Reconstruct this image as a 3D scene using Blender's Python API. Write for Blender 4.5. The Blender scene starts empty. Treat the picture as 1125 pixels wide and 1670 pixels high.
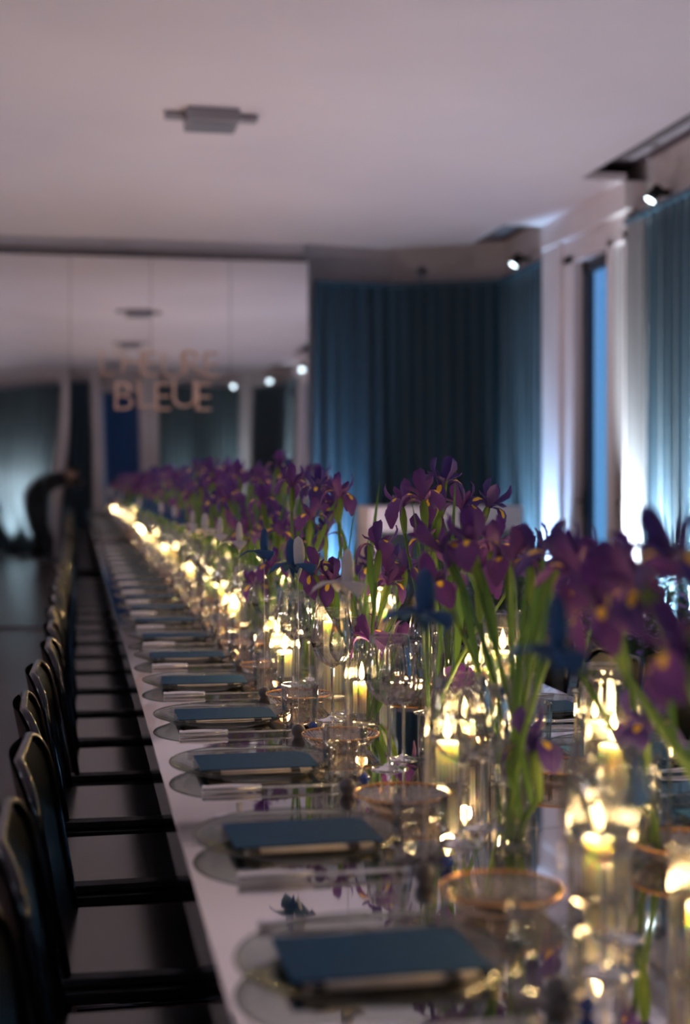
import bpy, math, random
from mathutils import Vector, Matrix
R = math.radians
C = bpy.context.scene.collection
sc = bpy.context.scene
random.seed(7)

# ------------------------------------------------------------------ camera
cam_d = bpy.data.cameras.new('camera'); cam = bpy.data.objects.new('camera', cam_d); C.objects.link(cam)
cam.location = (0, 0, 1.27); cam.rotation_euler = (R(90), 0, R(-10.67))
cam_d.sensor_fit = 'VERTICAL'; cam_d.sensor_height = 36; cam_d.lens = 50; cam_d.shift_y = -0.03
cam_d.clip_start = 0.02
cam_d.dof.use_dof = True; cam_d.dof.focus_distance = 3.1; cam_d.dof.aperture_fstop = 2.1
sc.camera = cam
# ------------------------------------------------------------------ world: blue hour sky outside the windows
w = bpy.data.worlds.new('dusk_sky'); sc.world = w; w.use_nodes = True
nt = w.node_tree; bg = nt.nodes['Background']
tc = nt.nodes.new('ShaderNodeTexCoord'); sep = nt.nodes.new('ShaderNodeSeparateXYZ'); rp = nt.nodes.new('ShaderNodeValToRGB')
nt.links.new(tc.outputs['Generated'], sep.inputs[0]); nt.links.new(sep.outputs[2], rp.inputs[0]); nt.links.new(rp.outputs[0], bg.inputs[0])
rp.color_ramp.elements[0].position = 0.0; rp.color_ramp.elements[0].color = (.13, .32, .56, 1)
rp.color_ramp.elements[1].position = 0.6; rp.color_ramp.elements[1].color = (.05, .14, .42, 1)
bg.inputs[1].default_value = 1.6
# ------------------------------------------------------------------ exposure and lamps
sc.view_settings.view_transform = 'Standard'; sc.view_settings.look = 'None'
sc.view_settings.gamma = 1; sc.view_settings.use_curve_mapping = False; sc.view_settings.exposure = 0.0
cy = sc.cycles
cy.max_bounces = 16; cy.diffuse_bounces = 3; cy.glossy_bounces = 6; cy.transmission_bounces = 12; cy.transparent_max_bounces = 32
cy.sample_clamp_indirect = 6; cy.caustics_refractive = True; cy.blur_glossy = 1.0; cy.use_denoising = True
UP_COOL = (0.72, 0.90, 1.0); FILL_MAUVE = (.95, .88, .98)
#          x     y      power aim(x,y,z)       colour
UPLIGHTS = [(3.52, 9.1, 5200, (3.74, 9.1, .62), UP_COOL),
            (3.52, 8.6, 5200, (3.74, 8.6, .62), UP_COOL),
            (3.52, 8.05, 5200, (3.74, 8.05, .62), UP_COOL),
            (3.52, 7.5, 5200, (3.74, 7.5, .62), UP_COOL),
            (3.52, 6.6, 4200, (3.74, 6.6, .62), UP_COOL),
            (3.52, 5.6, 4200, (3.74, 5.6, .62), UP_COOL),
            (3.52, 4.5, 4200, (3.74, 4.5, .62), UP_COOL),
            (3.52, 3.3, 4200, (3.74, 3.3, .62), UP_COOL),
            (3.46, 10.82, 900, (3.72, 10.82, .75), (.34, .60, 1)),  # blue lamp added to tint the white post by the door
            (3.52, 11.35, 800, (3.74, 11.35, .77), (.40, .72, 1)),
            (3.52, 11.95, 300, (3.74, 11.95, .77), (.35, .68, 1)),
            (2.34, 12.48, 500, (2.30, 12.695, .77), (.32, .62, 1)),
            (3.52, 0.4, 1500, (3.74, 0.4, .77), UP_COOL),
            (2.9, -1.62, 1300, (2.9, -1.84, .77), UP_COOL),
            (1.9, -1.62, 700, (1.9, -1.84, .77), UP_COOL),
            (-0.7, -1.62, 3600, (-0.7, -1.84, .60), (.86, .95, 1)),
            (-1.1, -1.62, 3600, (-1.1, -1.84, .60), (.86, .95, 1)),
            (-1.6, -1.62, 3600, (-1.6, -1.84, .60), (.86, .95, 1)),
            (-2.2, -1.62, 3600, (-2.2, -1.84, .60), (.86, .95, 1))]
FILL_WALL = [(-3.3, .8, 70), (-3.3, 4.0, 92), (-3.3, 7.2, 98), (-3.3, 10.4, 85)]  # fill lamps added out of view to light the ceiling
FILL_CEIL = [(2.55, 2.2, 58), (2.55, 5.2, 56), (2.45, 7.6, 66), (1.9, 9.9, 62)]  # more fill lamps, added behind the table to even out the ceiling
CANDLE_W = 3.2
FLAME_E = 42

# ------------------------------------------------------------------ materials
def mat(name, col=(.5, .5, .5), rough=.5, metal=0, **k):
    m = bpy.data.materials.new(name); m.use_nodes = True
    b = m.node_tree.nodes['Principled BSDF']
    b.inputs['Base Color'].default_value = (*col, 1); b.inputs['Roughness'].default_value = rough; b.inputs['Metallic'].default_value = metal
    for kk, v in k.items(): b.inputs[kk.replace('_', ' ')].default_value = v
    return m
def noise_col(m, c1, c2, scale=8, detail=4, coord='Object', stretch=(1, 1, 1), bump=0, bdist=.002):
    nt = m.node_tree; b = nt.nodes['Principled BSDF']
    t = nt.nodes.new('ShaderNodeTexCoord'); mp = nt.nodes.new('ShaderNodeMapping'); n = nt.nodes.new('ShaderNodeTexNoise'); r = nt.nodes.new('ShaderNodeValToRGB')
    nt.links.new(t.outputs[coord], mp.inputs[0]); nt.links.new(mp.outputs[0], n.inputs['Vector']); nt.links.new(n.outputs[0], r.inputs[0]); nt.links.new(r.outputs[0], b.inputs['Base Color'])
    mp.inputs['Scale'].default_value = stretch; n.inputs['Scale'].default_value = scale; n.inputs['Detail'].default_value = detail
    r.color_ramp.elements[0].position = .35; r.color_ramp.elements[1].position = .65
    r.color_ramp.elements[0].color = (*c1, 1); r.color_ramp.elements[1].color = (*c2, 1)
    if bump:
        bp = nt.nodes.new('ShaderNodeBump'); bp.inputs['Strength'].default_value = bump; bp.inputs['Distance'].default_value = bdist
        nt.links.new(n.outputs[0], bp.inputs['Height']); nt.links.new(bp.outputs[0], b.inputs['Normal'])
    return m
def thin_glass(name, tint=(.97, .98, .97), ior=1.5, rough=.02, edge=(.55, .6, .58), gain=1.0, bump=0, bscale=60):
    m = bpy.data.materials.new(name); m.use_nodes = True; nt = m.node_tree; nt.nodes.clear()
    o = nt.nodes.new('ShaderNodeOutputMaterial'); mx = nt.nodes.new('ShaderNodeMixShader'); tr = nt.nodes.new('ShaderNodeBsdfTransparent'); gl = nt.nodes.new('ShaderNodeBsdfGlossy')
    fr = nt.nodes.new('ShaderNodeFresnel'); ge = nt.nodes.new('ShaderNodeNewGeometry'); mi = nt.nodes.new('ShaderNodeMix'); mi.data_type = 'FLOAT'; mi.inputs[2].default_value = ior; mi.inputs[3].default_value = 1 / ior
    nt.links.new(ge.outputs['Backfacing'], mi.inputs[0]); nt.links.new(mi.outputs[0], fr.inputs[0]); gl.inputs['Roughness'].default_value = rough
    lw = nt.nodes.new('ShaderNodeLayerWeight'); lw.inputs[0].default_value = .25; mc = nt.nodes.new('ShaderNodeMix'); mc.data_type = 'RGBA'
    nt.links.new(lw.outputs['Facing'], mc.inputs[0]); mc.inputs[6].default_value = (*tint, 1); mc.inputs[7].default_value = (*edge, 1)
    nt.links.new(mc.outputs[2], tr.inputs[0])
    if bump:
        tx = nt.nodes.new('ShaderNodeTexCoord'); vo = nt.nodes.new('ShaderNodeTexNoise'); vo.inputs['Scale'].default_value = bscale; vo.inputs['Detail'].default_value = 1
        bp = nt.nodes.new('ShaderNodeBump'); bp.inputs['Strength'].default_value = bump; bp.inputs['Distance'].default_value = .004
        nt.links.new(tx.outputs['Object'], vo.inputs['Vector']); nt.links.new(vo.outputs[0], bp.inputs['Height']); nt.links.new(bp.outputs[0], gl.inputs['Normal']); nt.links.new(bp.outputs[0], fr.inputs['Normal'])
    mt = nt.nodes.new('ShaderNodeMath'); mt.operation = 'MULTIPLY'; mt.use_clamp = True; mt.inputs[1].default_value = gain
    nt.links.new(fr.outputs[0], mt.inputs[0]); nt.links.new(mt.outputs[0], mx.inputs[0]); nt.links.new(tr.outputs[0], mx.inputs[1]); nt.links.new(gl.outputs[0], mx.inputs[2]); nt.links.new(mx.outputs[0], o.inputs[0])
    return m
def emit(name, col, s):
    m = bpy.data.materials.new(name); m.use_nodes = True; nt = m.node_tree; nt.nodes.clear()
    o = nt.nodes.new('ShaderNodeOutputMaterial'); e = nt.nodes.new('ShaderNodeEmission'); e.inputs[0].default_value = (*col, 1); e.inputs[1].default_value = s
    nt.links.new(e.outputs[0], o.inputs[0]); return m
def petal_mat(name, c1, c2, spot=None):
    m = mat(name, c1, .55); nt = m.node_tree; b = nt.nodes['Principled BSDF']
    b.inputs['Sheen Weight'].default_value = .15
    uv = nt.nodes.new('ShaderNodeTexCoord'); sp = nt.nodes.new('ShaderNodeSeparateXYZ'); nt.links.new(uv.outputs['UV'], sp.inputs[0])
    n = nt.nodes.new('ShaderNodeTexNoise'); n.inputs['Scale'].default_value = 3; mp = nt.nodes.new('ShaderNodeMapping'); mp.inputs['Scale'].default_value = (1, 14, 1)
    nt.links.new(uv.outputs['UV'], mp.inputs[0]); nt.links.new(mp.outputs[0], n.inputs['Vector'])
    a = nt.nodes.new('ShaderNodeMix'); a.data_type = 'RGBA'; a.inputs[6].default_value = (*c1, 1); a.inputs[7].default_value = (*c2, 1); nt.links.new(n.outputs[0], a.inputs[0])
    out = a.outputs[2]
    if spot:   # yellow signal: a tongue down the middle of the fall
        d1 = nt.nodes.new('ShaderNodeMath'); d1.operation = 'SUBTRACT'; nt.links.new(sp.outputs[0], d1.inputs[0]); d1.inputs[1].default_value = .45
        d1b = nt.nodes.new('ShaderNodeMath'); d1b.operation = 'DIVIDE'; nt.links.new(d1.outputs[0], d1b.inputs[0]); d1b.inputs[1].default_value = .17
        d2 = nt.nodes.new('ShaderNodeMath'); d2.operation = 'SUBTRACT'; nt.links.new(sp.outputs[1], d2.inputs[0]); d2.inputs[1].default_value = .5
        d2b = nt.nodes.new('ShaderNodeMath'); d2b.operation = 'DIVIDE'; nt.links.new(d2.outputs[0], d2b.inputs[0]); d2b.inputs[1].default_value = .2
        p1 = nt.nodes.new('ShaderNodeMath'); p1.operation = 'MULTIPLY'; nt.links.new(d1b.outputs[0], p1.inputs[0]); nt.links.new(d1b.outputs[0], p1.inputs[1])
        p2 = nt.nodes.new('ShaderNodeMath'); p2.operation = 'MULTIPLY_ADD'; nt.links.new(d2b.outputs[0], p2.inputs[0]); nt.links.new(d2b.outputs[0], p2.inputs[1]); nt.links.new(p1.outputs[0], p2.inputs[2])
        rr = nt.nodes.new('ShaderNodeValToRGB'); nt.links.new(p2.outputs[0], rr.inputs[0])
        rr.color_ramp.elements[0].position = .6; rr.color_ramp.elements[0].color = (1, 1, 1, 1); rr.color_ramp.elements[1].position = 1; rr.color_ramp.elements[1].color = (0, 0, 0, 1)
        bx = nt.nodes.new('ShaderNodeMix'); bx.data_type = 'RGBA'; nt.links.new(rr.outputs[0], bx.inputs[0]); nt.links.new(out, bx.inputs[6]); bx.inputs[7].default_value = (*spot, 1); out = bx.outputs[2]
    nt.links.new(out, b.inputs['Base Color'])
    tl = nt.nodes.new('ShaderNodeBsdfTranslucent'); nt.links.new(out, tl.inputs[0]); mx = nt.nodes.new('ShaderNodeMixShader'); mx.inputs[0].default_value = .35
    o = nt.nodes['Material Output']; nt.links.new(b.outputs[0], mx.inputs[1]); nt.links.new(tl.outputs[0], mx.inputs[2]); nt.links.new(mx.outputs[0], o.inputs[0])
    return m
def leafy(name, c1, c2, scale=20, k=.35, stretch=(1, 1, .1)):
    m = noise_col(mat(name, c1, .5), c1, c2, scale, stretch=stretch); nt = m.node_tree
    tl = nt.nodes.new('ShaderNodeBsdfTranslucent'); src = nt.nodes['Principled BSDF'].inputs['Base Color'].links[0].from_socket
    nt.links.new(src, tl.inputs[0]); mx = nt.nodes.new('ShaderNodeMixShader'); mx.inputs[0].default_value = k
    nt.links.new(nt.nodes['Principled BSDF'].outputs[0], mx.inputs[1]); nt.links.new(tl.outputs[0], mx.inputs[2]); nt.links.new(mx.outputs[0], nt.nodes['Material Output'].inputs[0])
    return m

M = {}
M['ceiling'] = noise_col(mat('ceiling_plaster', rough=.9), (.73, .65, .67), (.78, .70, .72), .6, 3, bump=.15, bdist=.01)
M['plaster'] = noise_col(mat('wall_plaster', rough=.85), (.62, .54, .54), (.70, .61, .61), 1.2, 3)
M['white_paint'] = noise_col(mat('joinery_paint', rough=.4), (.66, .58, .58), (.72, .64, .64), 2)
M['recess'] = mat('recess_painted_shade', (.13, .10, .11), .9)  # dark colour paints in the shade of the ceiling slot
M['floor'] = noise_col(mat('polished_floor', rough=.25, Specular_IOR_Level=.08), (.036, .016, .015), (.058, .027, .024), 1.5, 6, stretch=(1, 1, 1), bump=.05)
M['mirror'] = mat('mirror_film', (.86, .86, .88), .025, 1)
M['tabletop'] = noise_col(mat('mirror_tabletop', rough=.035, metal=1), (.86, .82, .81), (.80, .76, .76), 3, 4, bump=.012, bdist=.004)
M['edge_band'] = mat('mirror_edge_band', (.30, .30, .33), .12, 1)
M['dark_frame'] = mat('dark_frame', (.02, .022, .028), .35)
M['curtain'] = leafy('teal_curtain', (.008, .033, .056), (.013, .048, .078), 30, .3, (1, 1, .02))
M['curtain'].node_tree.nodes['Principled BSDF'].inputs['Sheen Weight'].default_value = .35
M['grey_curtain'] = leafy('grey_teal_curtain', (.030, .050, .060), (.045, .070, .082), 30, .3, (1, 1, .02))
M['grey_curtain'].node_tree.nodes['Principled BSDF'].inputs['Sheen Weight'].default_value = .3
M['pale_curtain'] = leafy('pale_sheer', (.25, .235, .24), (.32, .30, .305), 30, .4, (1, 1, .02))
M['blind'] = leafy('blue_dimming_sheet', (.02, .09, .22), (.025, .11, .26), 5, .5)
M['rail'] = mat('curtain_rail', (.02, .06, .09), .4)
M['pane'] = thin_glass('window_pane', (.9, .95, 1), edge=(.8, .9, 1))
M['black_metal'] = mat('black_metal', (.02, .02, .022), .4, .6)
M['grey_metal'] = mat('grey_metal', (.22, .22, .25), .5, .3)
M['vent'] = mat('vent_grey', (.26, .24, .26), .6)
M['letters'] = mat('copper_letters', (.75, .50, .40), .5)
M['chair_plastic'] = mat('smoke_black_plastic', (.006, .008, .010), .25, Specular_IOR_Level=.25)
M['chair_seat'] = noise_col(mat('seat_gloss', rough=.20), (.016, .016, .019), (.022, .021, .025), 40)
M['chair_metal'] = mat('chair_metal', (.05, .05, .06), .18, 1)
M['silver'] = mat('silver', (.92, .92, .95), .27, 1)
M['card'] = noise_col(mat('blue_card', rough=.8, Specular_IOR_Level=.15), (.014, .068, .155), (.018, .08, .175), 60)
M['napkin'] = noise_col(mat('cream_linen', rough=.9), (.60, .52, .46), (.68, .60, .54), 30, bump=.2)
M['ink'] = mat('dark_print', (.05, .045, .05), .7)
M['charger'] = thin_glass('smoky_charger_glass', (.84, .86, .84), 1.5, .12, (.35, .40, .37), .8, .25, 70)
M['amber'] = thin_glass('amber_glass', (.99, .92, .80), 1.5, .08, (.85, .60, .35), 4.5, .6, 110)
M['amber_rim'] = mat('amber_rim', (.70, .36, .14), .2, .6)
M['ribbed'] = thin_glass('ribbed_glass', (.99, .99, .985), 1.5, .09, (.80, .81, .80), 2.4, .05, 90)
M['vase'] = thin_glass('vase_glass', (.99, .995, .99), 1.5, .015, (.62, .67, .65), 1.8, .05, 30)
M['crystal_thin'] = mat('crystal_bowl', (1, 1, 1), 0.0, 0, IOR=1.42, Transmission_Weight=1.0)
M['bowl_glass'] = thin_glass('wine_glass_bowl', (.995, .995, .995), 1.5, .01, (.50, .54, .55), 2.6, .10, 45)
M['crystal'] = mat('crystal', (1, 1, 1), 0.0, 0, IOR=1.5, Transmission_Weight=1.0)
M['blue_bead'] = mat('cobalt_glass', (.012, .035, .20), .06, 0, Coat_Weight=1.0)
M['ball'] = mat('grey_ball', (.07, .07, .085), .35, .3)
M['wax'] = mat('candle_wax', (.98, .90, .70), .45, 0, Subsurface_Weight=1.0, Subsurface_Scale=.028)
M['wax'].node_tree.nodes['Principled BSDF'].inputs['Subsurface Radius'].default_value = (1, .78, .48)
M['wick'] = mat('wick', (.02, .015, .01), .9)
M['flame'] = emit('flame', (1, .62, .24), FLAME_E)
M['fall'] = petal_mat('iris_fall', (.095, .026, .19), (.18, .055, .29), (.95, .60, .05))
M['standard'] = petal_mat('iris_standard', (.085, .022, .18), (.16, .045, .28))
M['fall_dark'] = petal_mat('dark_iris_fall', (.05, .022, .17), (.09, .04, .26), (.95, .60, .05))
M['standard_dark'] = petal_mat('dark_iris_standard', (.045, .02, .16), (.08, .04, .25))
M['stem'] = leafy('iris_stem', (.10, .19, .045), (.15, .27, .06), 8)
M['leaf'] = leafy('iris_leaf', (.065, .15, .035), (.11, .22, .045), 8, .4)
M['spathe'] = leafy('iris_spathe', (.18, .29, .06), (.24, .36, .08), 8, .45)
M['felt_blue'] = noise_col(mat('blue_felt', rough=.9), (.012, .06, .17), (.018, .075, .21), 60, bump=.3)
M['felt_white'] = noise_col(mat('pale_grey_felt', rough=.9), (.52, .50, .53), (.60, .58, .60), 60, bump=.3)
M['wire'] = mat('wire', (.6, .55, .5), .3, 1)
M['skin'] = mat('skin', (.42, .25, .18), .5, 0, Subsurface_Weight=.1)
M['black_cloth'] = noise_col(mat('black_cloth', rough=.9), (.008, .009, .011), (.014, .015, .018), 30)
M['hair'] = mat('dark_hair', (.01, .008, .007), .6)
M['lens_cool'] = emit('lamp_lens_cool', (.75, .93, 1), 14)
M['lens_up'] = emit('uplight_lens', (.75, .93, 1), 10)
M['lens_fill'] = emit('fill_lens_warm', (1, .8, .82), 10)
M['bowl'] = mat('copper_bowl', (.30, .14, .07), .35, .8)
M['bush'] = leafy('bush_leaf', (.03, .07, .035), (.06, .12, .05), 10)
M['lilac'] = petal_mat('lilac_petal', (.28, .19, .60), (.42, .31, .75))
M['console_white'] = mat('console_white', (.55, .46, .44), .5)
M['console_dark'] = mat('console_dark', (.012, .012, .014), .5)

# ------------------------------------------------------------------ mesh helpers
def mesh(name, v, f, m=None, smooth=False, uv=None):
    me = bpy.data.meshes.new(name); me.from_pydata([tuple(p) for p in v], [], f)
    if m is not None: me.materials.append(M[m] if isinstance(m, str) else m)
    if smooth: me.polygons.foreach_set('use_smooth', [True] * len(me.polygons))
    if uv:
        l = me.uv_layers.new(name='UVMap')
        for lp in me.loops: l.data[lp.index].uv = uv[lp.vertex_index]
    me.update(); return me
class B:
    def __init__(s): s.v = []; s.f = []
    def add(s, v, f, mt=None):
        n = len(s.v); s.v += [(mt @ Vector(p)) if mt is not None else Vector(p) for p in v]; s.f += [tuple(i + n for i in q) for q in f]; return s
    def box(s, x0, x1, y0, y1, z0, z1, bev=0, mt=None):
        if bev:
            b = bev; ring = []
            for z, k in ((z0, b), (z0 + b, 0), (z1 - b, 0), (z1, b)):
                ring.append([(x0 + k, y0 + b + 0, z), (x0 + b, y0 + k, z), (x1 - b, y0 + k, z), (x1 - k, y0 + b, z), (x1 - k, y1 - b, z), (x1 - b, y1 - k, z), (x0 + b, y1 - k, z), (x0 + k, y1 - b, z)])
            v = [p for r in ring for p in r]; f = [tuple(range(7, -1, -1)), tuple(range(24, 32))]
            for r in range(3):
                for i in range(8): j = (i + 1) % 8; f.append((r * 8 + i, r * 8 + j, r * 8 + 8 + j, r * 8 + 8 + i))
            return s.add(v, f, mt)
        v = [(x0, y0, z0), (x1, y0, z0), (x1, y1, z0), (x0, y1, z0), (x0, y0, z1), (x1, y0, z1), (x1, y1, z1), (x0, y1, z1)]
        return s.add(v, [(0, 3, 2, 1), (4, 5, 6, 7), (0, 1, 5, 4), (1, 2, 6, 5), (2, 3, 7, 6), (3, 0, 4, 7)], mt)
    def prism(s, poly, z0, z1, mt=None):
        n = len(poly); v = [(x, y, z0) for x, y in poly] + [(x, y, z1) for x, y in poly]
        f = [tuple(range(n - 1, -1, -1)), tuple(range(n, 2 * n))] + [(i, (i + 1) % n, n + (i + 1) % n, n + i) for i in range(n)]
        return s.add(v, f, mt)
    def lathe(s, prof, seg=24, flute=0, fa=0, mt=None):
        v = []; f = []; rows = []
        for r, z in prof:
            if r < 1e-6: rows.append([len(v)]); v.append((0, 0, z)); continue
            row = []
            for i in range(seg):
                a = 2 * math.pi * i / seg; rr = r + (fa * math.cos(flute * a) if flute else 0)
                row.append(len(v)); v.append((rr * math.cos(a), rr * math.sin(a), z))
            rows.append(row)
        for a, b in zip(rows, rows[1:]):
            for i in range(seg):
                j = (i + 1) % seg
                if len(a) == 1 and len(b) == 1: continue
                if len(a) == 1: f.append((a[0], b[j], b[i]))
                elif len(b) == 1: f.append((a[i], a[j], b[0]))
                else: f.append((a[i], a[j], b[j], b[i]))
        return s.add(v, f, mt)
    def tube(s, pts, rad, seg=8, closed=False, mt=None):
        pts = [Vector(p) for p in pts]; n = len(pts); v = []; f = []
        rd = rad if isinstance(rad, (list, tuple)) else [rad] * n
        up = None
        for i, p in enumerate(pts):
            if closed: t = pts[(i + 1) % n] - pts[i - 1]
            else: t = pts[min(i + 1, n - 1)] - pts[max(i - 1, 0)]
            t.normalize()
            if up is None: up = t.orthogonal().normalized()
            up = (up - t * up.dot(t)).normalized(); q = t.cross(up)
            for k in range(seg):
                a = 2 * math.pi * k / seg; v.append(p + (up * math.cos(a) + q * math.sin(a)) * rd[i])
        m = n if closed else n - 1
        for i in range(m):
            a = i * seg; b = ((i + 1) % n) * seg
            for k in range(seg): l = (k + 1) % seg; f.append((a + k, a + l, b + l, b + k))
        if not closed: f.append(tuple(range(seg - 1, -1, -1))); f.append(tuple((n - 1) * seg + k for k in range(seg)))
        return s.add(v, f, mt)
    def mesh(s, name, m, smooth=False): return mesh(name, s.v, s.f, m, smooth)
def obj(name, me, parent=None, loc=None, mt=None, rz=0, **props):
    o = bpy.data.objects.new(name, me); C.objects.link(o)
    if parent is not None: o.parent = parent
    if mt is not None: o.matrix_basis = mt
    else:
        if loc is not None: o.location = loc
        if rz: o.rotation_euler = (0, 0, rz)
    for k, v in props.items(): o[k] = v
    return o
def thing(name, label, cat, loc=(0, 0, 0), rz=0, group=None, me=None, scale=None):
    o = obj(name, me, None, loc, None, rz); o['label'] = label; o['category'] = cat
    if group: o['group'] = group
    if scale: o.scale = (scale,) * 3 if not isinstance(scale, tuple) else scale
    return o
def struct(name, me, **k): return obj(name, me, kind='structure', **k)
def autosmooth(me, ang=40):
    me.polygons.foreach_set('use_smooth', [True] * len(me.polygons))
    import bmesh
    bm = bmesh.new(); bm.from_mesh(me)
    for e in bm.edges:
        if len(e.link_faces) == 2 and e.calc_face_angle(0) > R(ang): e.smooth = False
    bm.to_mesh(me); bm.free(); return me
def lamp(kind, loc, power, col, rad=.02, aim=None, size=100, blend=.6):
    d = bpy.data.lights.new('lamp_' + kind.lower(), kind); d.energy = power; d.color = col; d.shadow_soft_size = rad
    if kind == 'SPOT': d.spot_size = R(size); d.spot_blend = blend
    o = bpy.data.objects.new('lamp_light', d); C.objects.link(o); o.location = loc
    if aim is not None: o.rotation_euler = (Vector(aim) - Vector(loc)).to_track_quat('-Z', 'Y').to_euler()
    return o
ORD = 'first second third fourth fifth sixth seventh eighth ninth tenth eleventh twelfth thirteenth fourteenth fifteenth sixteenth seventeenth eighteenth nineteenth twentieth'.split()
TENS = {20: 'twenty', 30: 'thirty', 40: 'forty', 50: 'fifty', 60: 'sixty', 70: 'seventy', 80: 'eighty', 90: 'ninety'}
def ordw(n):   # 0-based
    if n < 20: return ORD[n]
    n += 1
    if n < 100:
        if n % 10 == 0: return TENS[n][:-1] + 'ieth'
        return TENS[n // 10 * 10] + '-' + ORD[n % 10 - 1]
    return 'hundred-and-' + ordw(n - 101)

# ------------------------------------------------------------------ room shell
ZC = 3.33; ZT = 3.47
floor_me = B().box(-3.8, 4.0, -2.3, 13.3, -.1, 0).mesh('floor', 'floor')
struct('floor', floor_me)
main = [(-3.15, -1.5), (2.6, -1.5), (3.37, -.6), (3.37, .7), (3.70, .7), (3.70, 2.6), (3.37, 2.6), (3.37, 9.22), (3.70, 9.22), (3.70, 11.0), (3.37, 11.0), (3.37, 11.95), (2.65, 12.35), (2.1, 12.22), (-3.15, 12.22)]
struct('ceiling', B().prism(main, ZC, ZC + .05).mesh('ceiling', 'ceiling'))
struct('ceiling', B().box(-3.8, 4.0, -2.3, 13.3, ZT, ZT + .06).mesh('ceiling_recess', 'recess'))
struct('wall_left', B().box(-3.75, -3.6, -2.2, 13.2, 0, ZT).mesh('wall', 'plaster'))
# curtain-side wall: solid around the two door bays
wl = B()
for y0, y1 in ((-2.2, 1.0), (2.3, 9.32), (10.63, 13.2)): wl.box(3.85, 3.90, y0, y1, 0, ZT)
for y0, y1 in ((1.0, 2.3), (9.32, 10.63)): wl.box(3.85, 3.90, y0, y1, 3.02, ZT)
struct('wall_right', wl.mesh('wall', 'plaster'))
def wall_seg(p, q, t=.12, z1=ZT):
    p = Vector((*p, 0)); q = Vector((*q, 0)); n = (q - p).normalized().cross(Vector((0, 0, 1))) * t
    return [(p.x, p.y), (q.x, q.y), (q.x + n.x, q.y + n.y), (p.x + n.x, p.y + n.y)]
FARW = [(3.86, 12.50), (2.90, 13.02), (2.02, 12.88)]
wf = B()
for a, b in zip(FARW, FARW[1:]): wf.prism(wall_seg(a, b), 0, ZT)
wf.box(-3.6, 2.02, 12.72, 12.9, 0, ZT)
struct('wall_far', wf.mesh('wall', 'plaster'))
wb = B().box(-3.6, .46, -2.1, -1.98, 0, ZT).box(1.28, 3.2, -2.1, -1.98, 0, ZT).box(.46, 1.28, -2.1, -1.98, 3.02, ZT)
wb.prism(wall_seg((3.2, -1.98), (3.85, -1.2), .12), 0, ZT)
struct('wall_back', wb.mesh('wall', 'plaster'))
# door bays: header box, posts, frames, panes
def bay(n, y0, y1):
    struct('trim_%d' % n, B().box(3.68, 3.86, y0 - .12, y1 + .38, 3.13, ZC, .006).mesh('header_box', 'white_paint'))
    struct('trim_%d' % (n + 1), B().box(3.70, 3.87, y1 - .02, y1 + .40, 0, 3.13, .006).mesh('bay_post', 'white_paint'))
    d = obj('door_%d' % (n // 2 + 1), None, kind='structure', loc=(3.84, (y0 + y1) / 2, 0))
    L = y1 - y0; h = L / 2
    fr = B()
    fr.box(-.10, .06, h - .24, h, 0, 3.02, .005).box(-.10, .06, -h, -h + .07, 0, 3.02, .005).box(-.10, .06, -h, h, 2.95, 3.13, .005).box(-.02, .05, -h, h, 0, .12)
    obj('door_frame', fr.mesh('door_frame', 'white_paint'), d)
    yc = -h + .33
    obj('mullion', B().box(-.10, .05, yc - .07, yc + .05, .05, 3.0, .005).mesh('mullion', 'white_paint'), d)
    for a, b in ((yc + .05, h - .24), (-h + .07, yc - .07)):
        lf = obj('door_leaf', B().box(-.03, .03, a, a + .045, .1, 2.95).box(-.03, .03, b - .10, b, .1, 2.95).box(-.03, .03, a, b, 2.86, 2.95).box(-.03, .03, a, b, .1, .3).mesh('door_leaf', 'dark_frame'), d)
        obj('pane', B().box(-.004, .004, a + .045, b - .10, .3, 2.86).mesh('pane', 'pane'), lf)
        obj('door_handle', B().box(-.045, -.03, b - .07, b - .03, 1.0, 1.2, .003).tube([(-.035, b - .05, 1.12), (-.085, b - .05, 1.12), (-.085, b - .16, 1.12)], .009).mesh('door_handle', 'black_metal'), lf)
bay(1, 9.32, 10.63)
bay(3, 1.0, 2.3)
# window and posts in the wall behind the photographer (seen in the mirror)
wn = obj('window_1', None, kind='structure', loc=(.87, -2.0, 0))
obj('window_frame', B().box(-.41, .41, -.05, .06, 0, .12).box(-.41, .41, -.05, .06, 2.92, 3.02).box(-.41, -.35, -.05, .06, .12, 2.92).box(.35, .41, -.05, .06, .12, 2.92).mesh('window_frame', 'white_paint'), wn)
obj('pane', B().box(-.35, .35, -.004, .004, .12, 2.92).mesh('pane', 'pane'), wn)
bl = thing('dimming_blind', 'added deep blue translucent blind dimming the window seen in the mirror', 'blind', (.87, -1.93, 0))  # added only to darken a window that came out too bright
obj('blind_sheet', B().box(-.345, .345, -.002, .002, .15, 2.86).mesh('blind_sheet', 'blind'), bl); obj('bottom_bar', B().box(-.345, .345, -.01, .01, .12, .15, .003).mesh('blind_bar', 'rail'), bl); obj('roller', B().tube([(-.345, 0, 2.89), (.345, 0, 2.89)], .03, 12).mesh('blind_roller', 'rail'), bl)
for k, (a, b) in enumerate(((1.28, 1.44), (.30, .46), (-.36, -.20), (3.14, 3.34))):
    struct('trim_%d' % (5 + k), B().box(a, b, -1.97, -1.74, 0, ZC + .1, .006).mesh('wall_post', 'white_paint'))
for k, (n, pl) in enumerate((('left', [(-3.6, -1.98), (-3.6, 12.7)]), )):
    struct('baseboard_' + n, B().box(-3.6, -3.585, -1.98, 12.7, 0, .1).mesh('baseboard', 'white_paint'))

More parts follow.
